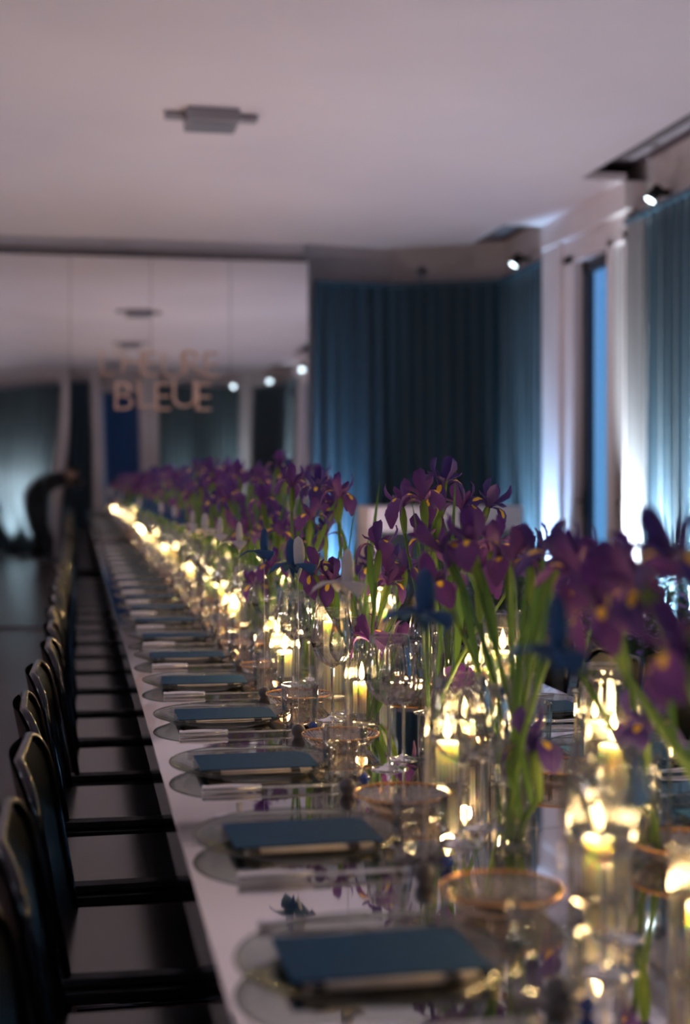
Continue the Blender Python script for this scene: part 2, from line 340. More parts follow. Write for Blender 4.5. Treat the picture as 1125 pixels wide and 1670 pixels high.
# ------------------------------------------------------------------ curtains
def curtain(path, label, m='curtain', pitch=.11, amp=.028, z0=.03, z1=3.05, rail=True, name='pleated_curtain', seed=0):
    rnd = random.Random(seed)
    pts = [Vector((*p, 0)) for p in path]; v = []; s = 0; step = pitch / 8; ph = rnd.random() * 6
    rows = []; wob = [rnd.uniform(-.5, .5) for _ in range(400)]
    for a, b in zip(pts, pts[1:]):
        L = (b - a).length; d = (b - a) / L; n = Vector((-d.y, d.x, 0)); k = 0; N = max(2, int(L / step))
        for k in range(N + (1 if b is pts[-1] else 0)):
            t = k / N * L; g = (s + t) / pitch; i = int(g) % 399; wv = wob[i] * (1 - g % 1) + wob[i + 1] * (g % 1)
            off = amp * math.sin(2 * math.pi * (g + .35 * wv) + ph)
            rows.append((a + d * t, n, off, wv))
        s += L
    zs = [z0, .5, 1.2, 2.0, 2.7, z1 - .09, z1 - .05, z1]; ks = [1.15, 1.1, 1.05, 1, .9, .6, .4, .5]
    for (p, n, off, wv) in rows:
        for z, k in zip(zs, ks): q = p + n * (off * k + .012 * wv * math.sin(z * 1.7)); v.append((q.x, q.y, z))
    nz = len(zs); f = [(i * nz + j, (i + 1) * nz + j, (i + 1) * nz + j + 1, i * nz + j + 1) for i in range(len(rows) - 1) for j in range(nz - 1)]
    c = (pts[0] + pts[-1]) / 2
    t = thing(name, label, 'curtain', (c.x, c.y, 0))
    v = [(x - c.x, y - c.y, z) for x, y, z in v]
    obj('fabric', mesh('curtain_fabric', v, f, m, True), t)
    if rail:
        rb = B()
        for a, b in zip(pts, pts[1:]):
            d = (b - a).normalized(); n = Vector((-d.y, d.x, 0)) * .02
            q = [a - n - c, b - n - c, b + n - c, a + n - c]; rb.prism([(p.x, p.y) for p in q], z1, z1 + .035)
        obj('curtain_rail', rb.mesh('curtain_rail', 'rail'), t)
    return t
curtain([(3.74, 9.33), (3.74, 9.00)], 'pale grey sheer curtain panel hanging beside the glazed door post', 'pale_curtain', .09, .02, seed=1)
curtain([(3.74, 8.99), (3.74, 2.56)], 'long teal pleated curtain lit from below, hanging nearer than the glazed door', pitch=.12, amp=.038, seed=2)
curtain([(3.74, 11.08), (3.74, 12.30), (2.82, 12.78), (2.10, 12.66)], 'dark teal curtain wrapping the far corner between mirror and glazed door', pitch=.13, seed=3)
curtain([(3.74, .95), (3.74, -.75), (3.3, -1.60)], 'teal curtain around the corner behind the photographer, seen only in the mirror', seed=4)
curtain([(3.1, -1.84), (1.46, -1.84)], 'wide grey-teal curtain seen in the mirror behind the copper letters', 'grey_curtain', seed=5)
curtain([(.28, -1.84), (-.18, -1.84)], 'narrow dark teal curtain between two white posts in the mirror', seed=6)
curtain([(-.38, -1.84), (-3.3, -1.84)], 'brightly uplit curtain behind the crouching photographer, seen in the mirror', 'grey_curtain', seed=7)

# ------------------------------------------------------------------ mirror wall of separate sheets with the copper letters
tm = thing('wall_mirror', 'tall mirror covering the end wall, reflecting the table and room', 'mirror', (0, 12.62, 0))
xs = [2.04 - .70 * k for k in range(8)]
for k in range(7):
    x1, x0 = xs[k], xs[k + 1]; rnd = random.Random(k + 20); v = []; NX, NZ = 14, 44
    tx, tz = rnd.uniform(-.0012, .0012), rnd.uniform(-.0010, .0012)
    amp = .00042 if k < 3 else .0012; ph = rnd.random() * 6
    for i in range(NX + 1):
        for j in range(NZ + 1):
            x = x0 + .002 + (x1 - x0 - .004) * i / NX; z = .02 + 3.22 * j / NZ
            y = amp * math.sin(x * 3.2 + z * 2.1 + ph) + amp * .6 * math.sin(z * 4.3 + ph * 2) + tx * (x - x0) + tz * (z - 1.6)
            v.append((x, y, z))
    n = NZ + 1; f = [(i * n + j, (i + 1) * n + j, (i + 1) * n + j + 1, i * n + j + 1) for i in range(NX) for j in range(NZ)]
    obj('mirror_panel', mesh('mirror_panel', v, f, 'mirror', True), tm)
obj('backing_board', B().box(-2.9, 2.04, .02, .09, 0, 3.26).mesh('backing_board', 'dark_frame'), tm)
obj('mirror_edge', B().box(2.04, 2.055, -.01, .09, 0, 3.26).box(-2.9, 2.055, -.012, .09, 0, .02).mesh('mirror_edge', 'grey_metal'), tm)
def letter_mesh(ch, size):
    cu = bpy.data.curves.new('letter', 'FONT'); cu.body = ch; cu.size = size; cu.extrude = .012; cu.offset = -.008; cu.resolution_u = 4
    o = bpy.data.objects.new('tmp', cu); C.objects.link(o)
    me = bpy.data.meshes.new_from_object(o.evaluated_get(bpy.context.evaluated_depsgraph_get())); bpy.data.objects.remove(o)
    me.materials.append(M['letters']); return me
ts = thing('mirror_lettering', "copper letters reading L'HEURE BLEUE mounted on the mirror", 'sign', (0, 12.56, 0))
def word(chars, xs_, z, size, dz):
    for c, x, d in zip(chars, xs_, dz):
        o = obj('letter', letter_mesh(c, size), ts, (x, 0, z + d)); o.rotation_euler = (R(90), 0, 0)
word("L'HEURE", (.17, .30, .35, .55, .71, .90, 1.08), 2.19, .34, (0, 0, .01, 0, -.01, .01, 0))
word("BLEUE", (.29, .49, .64, .80, 1.00), 1.89, .37, (0, .02, 0, .03, 0))

# ------------------------------------------------------------------ lights with fixtures
for k, (x, y, p, aim, col) in enumerate(UPLIGHTS):
    t = thing('floor_uplight', 'small black floor uplight, %s of the row along the curtained walls' % ordw(k), 'lamp', (x, y, 0), group='floor uplights at the curtains')
    obj('housing', B().lathe([(0, 0), (.060, 0), (.065, .01), (.065, .03), (.05, .035), (.05, .15), (.045, .155), (.042, .14), (0, .14)], 20).mesh('uplight_housing', 'black_metal'), t)
    obj('lens', B().lathe([(.041, .141), (0, .143)], 20).mesh('uplight_lens', 'lens_up'), t)
    lamp('SPOT', (x, y, .165), p, col, .03, aim, 50, 1.0)
for k, (x, y, p) in enumerate(FILL_WALL):
    t = thing('floor_uplight', 'added tall fill uplight by the bare wall opposite the curtains, %s from the photographer' % ordw(k), 'lamp', (x, y, 0), group='added fill uplights at the bare wall')
    obj('housing', B().lathe([(0, 0), (.12, 0), (.12, .02), (.03, .03), (.03, 1.0), (.09, 1.02), (.11, 1.12), (.10, 1.12), (.08, 1.05), (0, 1.05)], 20).mesh('fill_stand', 'black_metal'), t)
    obj('lens', B().lathe([(.078, 1.052), (0, 1.056)], 20).mesh('uplight_lens', 'lens_fill'), t)
    lamp('SPOT', (x, y, 1.15), p, FILL_MAUVE, .08, (x + 1.7, y, 3.3), 155, .9)
for k, (x, y, p) in enumerate(FILL_CEIL):
    t = thing('floor_uplight', 'added drum fill light on the floor between table and curtains, %s from the camera' % ordw(k), 'lamp', (x, y, 0), group='added drum fill lights')
    obj('housing', B().lathe([(0, 0), (.10, 0), (.10, .02), (.085, .03), (.085, .26), (.078, .26), (.074, .24), (0, .24)], 20).mesh('fill_drum_housing', 'black_metal'), t)
    obj('lens', B().lathe([(.073, .242), (0, .246)], 20).mesh('uplight_lens', 'lens_fill'), t)
    lamp('SPOT', (x, y, .28), p, (.93, .84, 1.0), .06, (x, y, 3.3), 150, .9)
def spot(x, y, z, rz, tilt, label, lit=True, wallx=.12):
    t = thing('wall_spotlight', label, 'lamp', (x, y, z), rz)
    mt = Matrix.Rotation(R(tilt), 4, 'Y')
    obj('mount', B().box(-.02, wallx, -.03, .03, .015, .05, .004).mesh('spot_mount', 'black_metal'), t)
    obj('housing', B().lathe([(0, .08), (.035, .08), (.042, .0), (.038, -.03), (.034, -.025), (.033, 0), (0, 0)], 20, mt=mt).mesh('spot_housing', 'grey_metal' if not lit else 'black_metal', True), t)
    obj('lens', B().lathe([(.034, -.022), (0, -.018)], 20, mt=mt).mesh('spot_lens', 'lens_cool' if lit else 'grey_metal'), t)
    if lit:
        dr = Matrix.Rotation(rz, 4, 'Z') @ mt @ Vector((0, 0, -1)); lamp('SPOT', Vector((x, y, z)) + dr * .045, 10, (.8, .93, 1), .03, Vector((x, y, z)) + dr, 70, .7)
spot(3.70, 8.78, 3.13, 0, 35, 'lit spotlight on the wall above the long teal curtain')
spot(3.70, 11.75, 3.15, 0, 35, 'lit spotlight on the wall just beyond the glazed door bay')
spot(3.05, 12.50, 3.13, R(60), 30, 'unlit grey spotlight high on the far corner wall', False, .15)
spot(3.60, 2.35, 3.12, R(-50), 35, 'lit spotlight behind the camera, brightest dot near the mirror edge', True, .12)
spot(3.45, -.35, 3.13, R(-50), 35, 'lit spotlight reflected in the mirror above the dark curtain gap', True, .40)
spot(2.95, -1.50, 3.13, R(-70), 30, 'lit spotlight reflected furthest from the mirror edge')
for k, (x, y) in enumerate(((.74, 8.0), (.82, 3.9), (.70, 0.3))):
    lb = ('grey box fixture on the ceiling above the table, seen directly', 'grey ceiling box seen as the middle reflection in the mirror', 'grey ceiling box seen as the lowest faint reflection in the mirror')[k]
    t = thing('ceiling_fixture', lb, 'ceiling fixture', (x, y, ZC), group=None)
    obj('box', B().box(-.145, .145, -.18, .12, -.075, 0, .008).mesh('fixture_box', 'vent'), t)
    obj('grille', B().box(-.12, .12, -.15, .09, -.08, -.074).mesh('fixture_grille', 'grey_metal'), t)
    for s in (-1, 1): obj('side_bracket', B().box(*sorted((s * .145, s * .26)), -.07, .04, -.03, 0, .004).mesh('fixture_bracket', 'vent'), t)

# ------------------------------------------------------------------ bar console behind the flowers
t = thing('bar_console', 'pale bar console with dark open front standing before the corner curtain', 'console', (2.76, 10.7, 0))
obj('top', B().box(-.60, .60, -.25, .25, .89, 1.08, .008).mesh('console_top', 'console_white'), t)
for s in (-1, 1): obj('side_panel', B().box(*sorted((s * .60, s * .53)), -.25, .25, 0, .89, .004).mesh('console_side', 'console_white'), t)
obj('back_panel', B().box(-.53, .53, .15, .2, 0, .89).mesh('console_back', 'console_dark'), t)
obj('shelf', B().box(-.53, .53, -.22, .15, .42, .45).mesh('console_shelf', 'console_dark'), t)
obj('front_panel', B().box(-.53, .53, -.23, -.21, 0, .89).mesh('console_front', 'console_dark'), t)

# ------------------------------------------------------------------ tables
TX0, TX1, TZ = .15, 1.20, .74
ends = [-.6, 2.08, 4.62, 7.20, 9.78, 12.36]
top_names = ['closest to the camera', 'second from the camera', 'third from the camera', 'fourth from the camera', 'fifth, touching the mirror wall']
for k, (a, b) in enumerate(zip(ends, ends[1:])):
    t = thing('dining_table', 'mirror-topped rectangular banquet table section, ' + top_names[k], 'table', (0, (a + b) / 2, 0), group='banquet table sections')
    h = (b - a) / 2 - .0015
    obj('tabletop', B().box(TX0, TX1, -h, h, TZ - .010, TZ, .001).mesh('tabletop', 'tabletop'), t)
    obj('edge_band', B().box(TX0 + .001, TX1 - .001, -h + .001, h - .001, TZ - .075, TZ - .0102, .001).mesh('edge_band', 'edge_band'), t)
    obj('apron', B().box(TX0 + .03, TX1 - .03, -h + .03, h - .03, TZ - .100, TZ - .0755).mesh('apron', 'dark_frame'), t)
    for x in (TX0 + .3, TX1 - .36):
        for y in (-h + .12, h - .18): obj('leg', B().box(x, x + .06, y, y + .06, 0, TZ - .100, .004).mesh('table_leg', 'dark_frame'), t)

# ------------------------------------------------------------------ chairs
def rounded_back(w_, h_, r):
    pts = []
    for k in range(7): a = math.pi - k * math.pi / 12; pts.append((-w_ + r + r * math.cos(a), h_ - r + r * math.sin(a)))
    for k in range(7): a = math.pi / 2 - k * math.pi / 12; pts.append((w_ - r + r * math.cos(a), h_ - r + r * math.sin(a)))
    return [(-w_ * .92, 0), (-w_ * .97, .1)] + pts + [(w_ * .97, .1), (w_ * .92, 0)]
def back_xy(y, z):   # lean and curve of the back panel; z measured from seat level
    return (-.03 - .19 * z + .035 * (y / .2) ** 2, y, .44 + z)
outl = rounded_back(.195, .36, .075)
bb = B(); v = []; f = []
N = 10; rowsB = []
for j in range(9):
    z = .36 * j / 8; hw = .19 if z < .285 else .19 - .075 + math.sqrt(max(0, .075 ** 2 - (z - .285) ** 2)); hw *= .94 + .06 * min(1, z / .1)
    for i in range(N + 1): y = -hw + 2 * hw * i / N; v.append(back_xy(y, z))
nn = N + 1; f = [(j * nn + i, j * nn + i + 1, (j + 1) * nn + i + 1, (j + 1) * nn + i) for j in range(8) for i in range(N)]
v2 = [(x - .012, y, z) for x, y, z in v]; f2 = [tuple(i + len(v) for i in q[::-1]) for q in f]
mh_back = mesh('chair_back', v + v2, f + f2, 'chair_plastic', True)
mh_frame = B().tube([back_xy(y, z) for y, z in outl], .0085, 8).mesh('chair_back_frame', 'chair_metal', True)
mh_seat = autosmooth(B().box(-.03, .36, -.19, .19, .435, .462, .008).mesh('chair_seat', 'chair_seat'))
mh_sf = autosmooth(B().box(-.025, .355, -.185, .185, .408, .434, .006).mesh('chair_seat_frame', 'chair_plastic'))
def legm(x, y, dx): return B().tube([(x, y, .41), (x + dx, y * 1.02, 0)], [.016, .012], 8).mesh('chair_leg', 'chair_metal', True)
mh_legs = [legm(-.01, -.17, -.06), legm(-.01, .17, -.06), legm(.34, -.17, .01), legm(.34, .17, .01)]
mh_str = B().tube([(.02, 0, .2), (.33, 0, .2)], .007, 6).mesh('chair_stretcher', 'chair_metal', True)
def chair(x, y, rz, label, group):
    t = thing('dining_chair', label, 'chair', (x, y, 0), rz, group)
    obj('seat', mh_seat, t); obj('seat_frame', mh_sf, t); obj('backrest', mh_back, t); obj('back_frame', mh_frame, t); obj('stretcher', mh_str, t, (0, -.172, 0)); obj('stretcher', mh_str, t, (0, .172, 0))
    for m in mh_legs: obj('leg', m, t)
SY = [1.50 + .545 * i for i in range(20)]
rc = random.Random(3)
for i, y in enumerate(SY):
    chair(rc.uniform(-.025, .005), y - .03, rc.uniform(-.04, .04), 'dark chair on the aisle side, %s from the camera' % ordw(i), 'dark chairs along the aisle side')
for i, y in enumerate(SY[:14]):
    chair(TX0 + TX1 + rc.uniform(-.01, .03), y - .03, math.pi + rc.uniform(-.04, .04), 'dark chair behind the flowers on the curtain side, %s from the camera' % ordw(i), 'dark chairs along the curtain side')

# ------------------------------------------------------------------ tableware meshes
mh_charger = B().lathe([(0, .004), (.085, .004), (.105, .006), (.125, .014), (.148, .021), (.151, .021), (.150, .018), (.128, .010), (.108, .002), (.085, 0), (0, 0)], 64).mesh('charger', 'charger', True)
mh_charger_rim = B().tube([(.150 * math.cos(a), .150 * math.sin(a), .0205) for a in [2 * math.pi * k / 64 for k in range(64)]], .0016, 6, True).mesh('charger_rim', 'charger', True)
def napkin_mesh():
    b = B()
    for k, (dx, dy, r_) in enumerate(((0, 0, .0), (.004, .002, .02))):
        b.box(-.090, .092, -.056, .056, -.0 + .006 + k * .0036, .0094 + k * .0036, .0014, Matrix.Translation((dx, dy, 0)) @ Matrix.Rotation(r_, 4, 'Z'))
    return autosmooth(b.mesh('napkin', 'napkin'), 60)
mh_napkin = napkin_mesh()
mh_band = B().box(-.008, .008, -.0576, .0576, .0131, .0136).box(-.008, .008, -.0580, -.0570, .008, .0136).mesh('printed_band', 'ink')
mh_card = B().box(-.107, .107, -.072, .072, 0, .0016).mesh('menu_card', 'card')
mh_handle = autosmooth(B().lathe([(0, 0), (.0062, 0), (.0075, .003), (.0062, .008), (.0072, .02), (.0078, .05), (.0062, .088), (.0048, .092), (.006, .095), (.006, .099), (.0035, .102), (0, .102)], 12, mt=Matrix.Rotation(R(90), 4, 'Y')).mesh('knife_handle', 'silver'))
def blade():
    pts = [(.10, -.006), (.15, -.009), (.20, -.009), (.222, -.005), (.235, .003), (.20, .006), (.10, .005)]
    return B().prism(pts, -.001, .001).mesh('knife_blade', 'silver')
mh_blade = blade()
mh_fork_h = B().tube([(0, 0, 0), (.06, 0, .002), (.11, 0, .001), (.135, 0, .003)], [.0055, .0045, .003, .004], 8).mesh('fork_handle', 'silver', True)
fk = B().prism([(.13, -.004), (.15, -.012), (.158, -.012), (.158, .012), (.15, .012), (.13, .004)], .002, .0035)
for k in range(4): y = -.0115 + k * .0068; fk.box(.157, .20, y, y + .0026, .002, .0035)
mh_fork_t = fk.mesh('fork_tines', 'silver')
mh_amber = B().lathe([(0, .006), (.03, .006), (.055, .012), (.075, .028), (.078, .028), (.058, .008), (.03, .002), (.028, 0), (0, 0)], 144, 36, .0011).mesh('amber_dish', 'amber', True)
mh_amber_rim = B().tube([(.0768 * math.cos(a), .0768 * math.sin(a), .0285) for a in [2 * math.pi * k / 48 for k in range(48)]], .0018, 6, True).mesh('amber_rim', 'amber_rim', True)
def bowl_profile(k=1.0):
    o = [(.004, .118), (.010, .120), (.024, .129), (.036, .142), (.0445, .158), (.0465, .172), (.0455, .19), (.041, .215), (.0355, .246)]
    i = [(.0347, .246), (.0402, .215), (.0447, .19), (.0457, .172), (.0436, .1583), (.0353, .1428), (.0235, .1303), (.010, .1225), (0, .1215)]
    return [(0, .118)] + [(r * k, z) for r, z in o] + [(r * k, z) for r, z in i]
mh_bowl = B().lathe(bowl_profile(), 96, 10, .0012).mesh('wine_bowl', 'bowl_glass', True)
mh_stem = B().lathe([(0, .1205), (.006, .121), (.0042, .112), (.0036, .09), (.0036, .03), (.005, .012), (.012, .006), (.032, .0028), (.036, .0012), (.035, 0), (0, 0)], 32).mesh('wine_stem', 'crystal', True)
mh_rim = B().tube([(.0350 * math.cos(a), .0350 * math.sin(a), .2462) for a in [2 * math.pi * k / 40 for k in range(40)]], .0008, 6, True).mesh('glass_rim', 'crystal', True)
mh_tumbler = B().lathe([(0, 0), (.034, 0), (.036, .003), (.0385, .05), (.040, .094), (.0385, .094), (.0368, .05), (.0345, .008), (0, .0075)], 96, 12, .0009).mesh('tumbler', 'bowl_glass', True)
mh_bead = B().lathe([(0, 0)] + [(.010 * math.sin(math.pi * k / 10), .010 - .010 * math.cos(math.pi * k / 10)) for k in range(1, 10)] + [(0, .02)], 16).mesh('bead', 'blue_bead', True)
mh_ball = B().lathe([(0, 0), (.010, .0)] + [(.0145 * math.sin(math.pi * k / 12), .0135 - .0145 * math.cos(math.pi * k / 12)) for k in range(3, 12)] + [(0, .028)], 20).mesh('ball', 'ball', True)
mh_wire = B().tube([(0, 0, .026), (.001, 0, .15), (0, .001, .335)], .0006, 5).mesh('wire', 'wire', True)

def petal(path, widths, cup=0, ruffle=0, m='fall', seed=0, nu=5, thick=0, name='petal'):
    """strip that follows path (r,z) in the XZ plane, width across Y"""
    rnd = random.Random(seed); v = []; uv = []; n = len(path)
    for i, ((r, z), w_) in enumerate(zip(path, widths)):
        a = Vector(path[max(i - 1, 0)]); b = Vector(path[min(i + 1, n - 1)]); t = (b - a).normalized(); nr = Vector((-t.y, t.x))
        for j in range(nu):
            s = -1 + 2 * j / (nu - 1); lift = cup * w_ * s * s + ruffle * rnd.uniform(-1, 1) * abs(s) * (i / n)
            v.append((r + nr.x * lift, w_ * s, z + nr.y * lift)); uv.append((i / (n - 1), j / (nu - 1)))
    f = [(i * nu + j, (i + 1) * nu + j, (i + 1) * nu + j + 1, i * nu + j + 1) for i in range(n - 1) for j in range(nu - 1)]
    return mesh(name, v, f, m, True, uv)
def pod(L, w_, m, lean=0):   # thick felt petal: closed tapered shell
    prof = [(0, 0), (.35, .15), (.75, .35), (1, .55), (.92, .75), (.6, .92), (0, 1)]
    b = B(); b.lathe([(w_ * r, L * z) for r, z in prof], 14); 
    b.v = [Vector((p.x * .38 + lean * (p.z / L) ** 2 * L, p.y, p.z)) for p in b.v]
    return b.mesh('felt_petal', m, True)
mh_pod = {c: pod(.092, .026, c) for c in ('felt_blue', 'felt_white')}
def wing(m):
    b = B(); n = 9; v = []
    P = [(0, 0), (.012, .013), (.026, .020), (.042, .019), (.056, .011), (.066, .0)]; W = [.005, .014, .020, .021, .014, .001]
    b = B()
    for (r, z), w_ in zip(P, W): pass
    vs = []; fs = []
    for (r, z), w_ in zip(P, W):
        for k in range(8): a = 2 * math.pi * k / 8; vs.append((r - .0015 * math.sin(a), w_ * math.cos(a), z + .0022 * math.sin(a)))
    for i in range(len(P) - 1):
        for k in range(8): l = (k + 1) % 8; fs.append((i * 8 + k, i * 8 + l, i * 8 + 8 + l, i * 8 + 8 + k))
    fs.append(tuple(range(8))); fs.append(tuple(range(47, 39, -1)))
    return mesh('felt_wing', vs, fs, m, True)
mh_wing = {c: wing(c) for c in ('felt_blue', 'felt_white')}
def ornament(x, y, rz, cp, cw, label, two=None):
    t = thing('felt_flower_stand', label, 'ornament', (x, y, TZ), rz, 'felt flower place holders')
    obj('base_ball', mh_ball, t); obj('wire', mh_wire, t)
    obj('upright_petal', mh_pod[cp], t, (0, 0, .325))
    if two: obj('upright_petal', mh_pod[two], t, mt=Matrix.Translation((-.005, .012, .327)) @ Matrix.Rotation(R(-12), 4, 'X') @ Matrix.Diagonal((.9, .9, .95, 1)))
    for a in (90, 270, 180): obj('side_petal', mh_wing[cw], t, mt=Matrix.Translation((0, 0, .340)) @ Matrix.Rotation(R(a), 4, 'Z'))

AISLE, CURT = 'aisle side', 'curtain side'
rt = random.Random(11)
def setting(i, y, side):
    near = side == AISLE; sg = 1 if near else -1; q = 'at the %s place from the camera, %s' % (ordw(i), side)
    X = lambda d: (TX0 + d) if near else (TX1 - d)
    base = 0 if near else math.pi
    cx = X(.165); j = lambda a: rt.uniform(-a, a)
    c = thing('charger_plate', 'clear smoky glass charger ' + q, 'plate', (cx, y, TZ), j(.3), 'glass charger plates'); c.data = None
    obj('plate_body', mh_charger, c); obj('rim', mh_charger_rim, c)
    a = base + j(.03)
    n = thing('folded_napkin', 'cream folded napkin ' + q, 'napkin', (cx + .005 * sg, y - .006 * sg, TZ), a, 'folded napkins'); obj('cloth', mh_napkin, n); obj('printed_band', mh_band, n, (-.077, 0, 0)); obj('printed_band', mh_band, n, (.066, 0, 0))
    cd = thing('menu_card', 'blue menu card ' + q, 'card', (cx + .008 * sg, y + .02 * sg, TZ + .0138), a + j(.02), 'blue menu cards', mh_card)
    k = thing('table_knife', 'silver table knife ' + q, 'knife', (X(.058), y - .180 * sg, TZ + .0080), base + j(.02), 'silver table knives'); obj('handle', mh_handle, k); obj('blade', mh_blade, k)
    if near or i < 6:
        fo = thing('table_fork', 'silver fork ' + q, 'fork', (X(.06), y + .172 * sg, TZ + .0055), base + j(.03), 'silver table forks'); obj('handle', mh_fork_h, fo); obj('tines', mh_fork_t, fo)
    am = thing('amber_dish', 'amber-rimmed glass bread dish ' + q, 'dish', (X(.365), y + .19 * sg, TZ), 0, 'amber glass dishes'); obj('bowl', mh_amber, am); obj('rim', mh_amber_rim, am)
    wg = thing('wine_glass', 'large stemmed wine glass ' + q, 'wine glass', (X(.408) + j(.008), y - .035 * sg + j(.01), TZ), j(3), 'large wine glasses'); obj('bowl', mh_bowl, wg); obj('stem', mh_stem, wg); obj('rim', mh_rim, wg)
    if near and i < 14:
        wg = thing('wine_glass', 'smaller stemmed wine glass tucked behind the large one ' + q.replace('at the', 'at').replace(' from the camera', ''), 'wine glass', (X(.465) + j(.008), y + .06 * sg + j(.01), TZ), j(3), 'small wine glasses', scale=.88); obj('bowl', mh_bowl, wg); obj('stem', mh_stem, wg); obj('rim', mh_rim, wg)
    thing('water_tumbler', 'straight clear water tumbler ' + q, 'glass', (X(.325) + j(.006), y - .10 * sg + j(.01), TZ), 0, 'water tumblers', mh_tumbler)
    if near:
        thing('glass_bead', 'round cobalt blue glass bead ' + q, 'bead', (X(.345) + j(.006), y - .160 + j(.008) - (.0 if i else .0), TZ), 0, 'cobalt beads', mh_bead)
        cp, cw, two = [('felt_blue', 'felt_blue', None), ('felt_blue', 'felt_blue', None), ('felt_white', 'felt_white', None), ('felt_white', 'felt_blue', 'felt_blue'), ('felt_blue', 'felt_blue', None), ('felt_white', 'felt_white', None)][i % 6] if i < 6 else rt.choice([('felt_blue', 'felt_blue', None), ('felt_white', 'felt_white', None), ('felt_blue', 'felt_blue', None), ('felt_white', 'felt_blue', 'felt_blue')])
        cn = 'blue' if cp == cw == 'felt_blue' else ('pale grey' if cw == 'felt_white' else 'blue and white')
        yy = y - (.12 if i == 0 else .225)
        ornament(X(.30) + (.03 if i == 0 else 0), yy, R(8) + j(.25), cp, cw, '%s felt flower on wire %s' % (cn, q), two)
for i, y in enumerate(SY): setting(i, y, AISLE)
for i, y in enumerate(SY[:11]): setting(i, y, CURT)

# ------------------------------------------------------------------ candles
def ribbed_mesh(r, h, n=30):
    return B().lathe([(0, .001), (r * .9, .001), (r, .006), (r, h * .5), (r, h - .004), (r * 1.05, h - .002), (r * 1.05, h), (r * .95, h + .001), (r * .94, h - .004), (r * .93, h * .5), (r * .93, .010), (0, .010)], n * 6, n, .0015).mesh('ribbed_holder', 'ribbed', True)
def pillar_mesh(r, h):
    return B().lathe([(0, 0), (r, 0), (r, h - .004), (r * .93, h), (r * .80, h - .003), (r * .3, h - .006), (0, h - .006)], 28).mesh('wax_pillar', 'wax', True)
mh_flame = B().lathe([(0, 0), (.0045, .004), (.0070, .010), (.0066, .018), (.0040, .029), (.0016, .037), (0, .042)], 14).mesh('flame', 'flame', True)
mh_wick = B().tube([(0, 0, -.006), (.0005, 0, .004), (.001, 0, .009)], .0009, 5).mesh('wick', 'wick')
KINDS = {'votive': (.038, .135, .020, .068), 'short': (.040, .105, .020, .055), 'tall': (.045, .265, .024, .175), 'mid': (.040, .20, .022, .125)}
mh_k = {k: (ribbed_mesh(a, b), pillar_mesh(c, d)) for k, (a, b, c, d) in KINDS.items()}
n_c = 0
def candle(x, y, kind, light=1.0):
    global n_c
    hm, pm = mh_k[kind]; hr, hh, pr, ph = KINDS[kind]
    q = '%s candle counted from the camera along the table' % ordw(n_c); n_c += 1
    word_ = {'votive': 'ribbed glass votive holder', 'short': 'short ribbed glass votive holder', 'tall': 'tall ribbed glass hurricane', 'mid': 'middle-height ribbed glass hurricane'}[kind]
    thing('candle_holder', word_ + ' around the ' + q, 'candle holder', (x, y, TZ), 0, 'ribbed candle holders', hm)
    t = thing('pillar_candle', 'lit cream candle in ribbed glass, ' + q, 'candle', (x, y, TZ + .0105), 0, 'lit candles')
    obj('wax_body', pm, t); obj('wick', mh_wick, t, (0, 0, ph)); obj('flame', mh_flame, t, (0, 0, ph + .004), label='bright yellow flame')
    lamp('POINT', (x, y, TZ + .0105 + ph + .018), CANDLE_W * light, (1, .64, .27), .013)
CAND = [(.652, 1.72, 'votive'), (.632, 2.395, 'votive'), (.85, 2.78, 'tall'), (.63, 3.14, 'votive'), (.545, 3.76, 'votive'), (.66, 1.42, 'votive'), (.79, 2.02, 'mid'),
        (.62, 3.45, 'tall'), (.80, 3.75, 'tall'), (.60, 4.30, 'short'), (.66, 4.75, 'tall'), (.56, 5.15, 'votive'), (.80, 4.5, 'votive'), (.72, 2.60, 'votive'), (.74, 1.28, 'votive'), (.98, 1.95, 'mid'), (.96, 2.55, 'votive'), (.97, 3.35, 'votive'), (.90, 1.62, 'votive')]  # the last entries are extra candles, added for more sparkle
rk = random.Random(5)
yy = 5.5
while yy < 12.1:
    CAND.append((.56 + rk.uniform(-.02, .08), yy, rk.choice(['votive', 'votive', 'short', 'mid'])))
    CAND.append((.74 + rk.uniform(-.06, .10), yy + .22, rk.choice(['tall', 'votive', 'mid'])))
    yy += .44
CAND.sort(key=lambda c: c[1])
for c in CAND: candle(*c)

# ------------------------------------------------------------------ irises
def fall_path(k): 
    return [(.002, 0), (.012, .010), (.024, .017), (.036, .017), (.046, .009), (.052, -.004), (.054, -.018), (.052, -.030 - .004 * k)]
FW = [.0035, .005, .007, .013, .0185, .020, .015, .003]
def iris_meshes(fm, sm, seed):
    fl = petal(fall_path(seed % 3), FW, -.25, .004, fm, seed, 7, name='fall')
    st = petal([(.004, 0), (.010, .016), (.017, .032), (.023, .047), (.025, .060), (.021, .070)], [.003, .006, .011, .0145, .012, .002], -.3, .003, sm, seed + 50, 5, name='standard')
    ar = petal([(.002, .003), (.012, .019), (.024, .027), (.034, .031), (.040, .040)], [.004, .007, .009, .008, .002], .5, .002, sm, seed + 90, 5, name='style_arm')
    return fl, st, ar
IM = [iris_meshes('fall', 'standard', 1), iris_meshes('fall', 'standard', 2), iris_meshes('fall_dark', 'standard_dark', 3), iris_meshes('fall', 'standard', 4)]
mh_spathe = B().lathe([(.0035, -.075), (.007, -.055), (.0095, -.030), (.008, -.010), (.0045, .004), (0, .006)], 10).mesh('spathe', 'spathe', True)
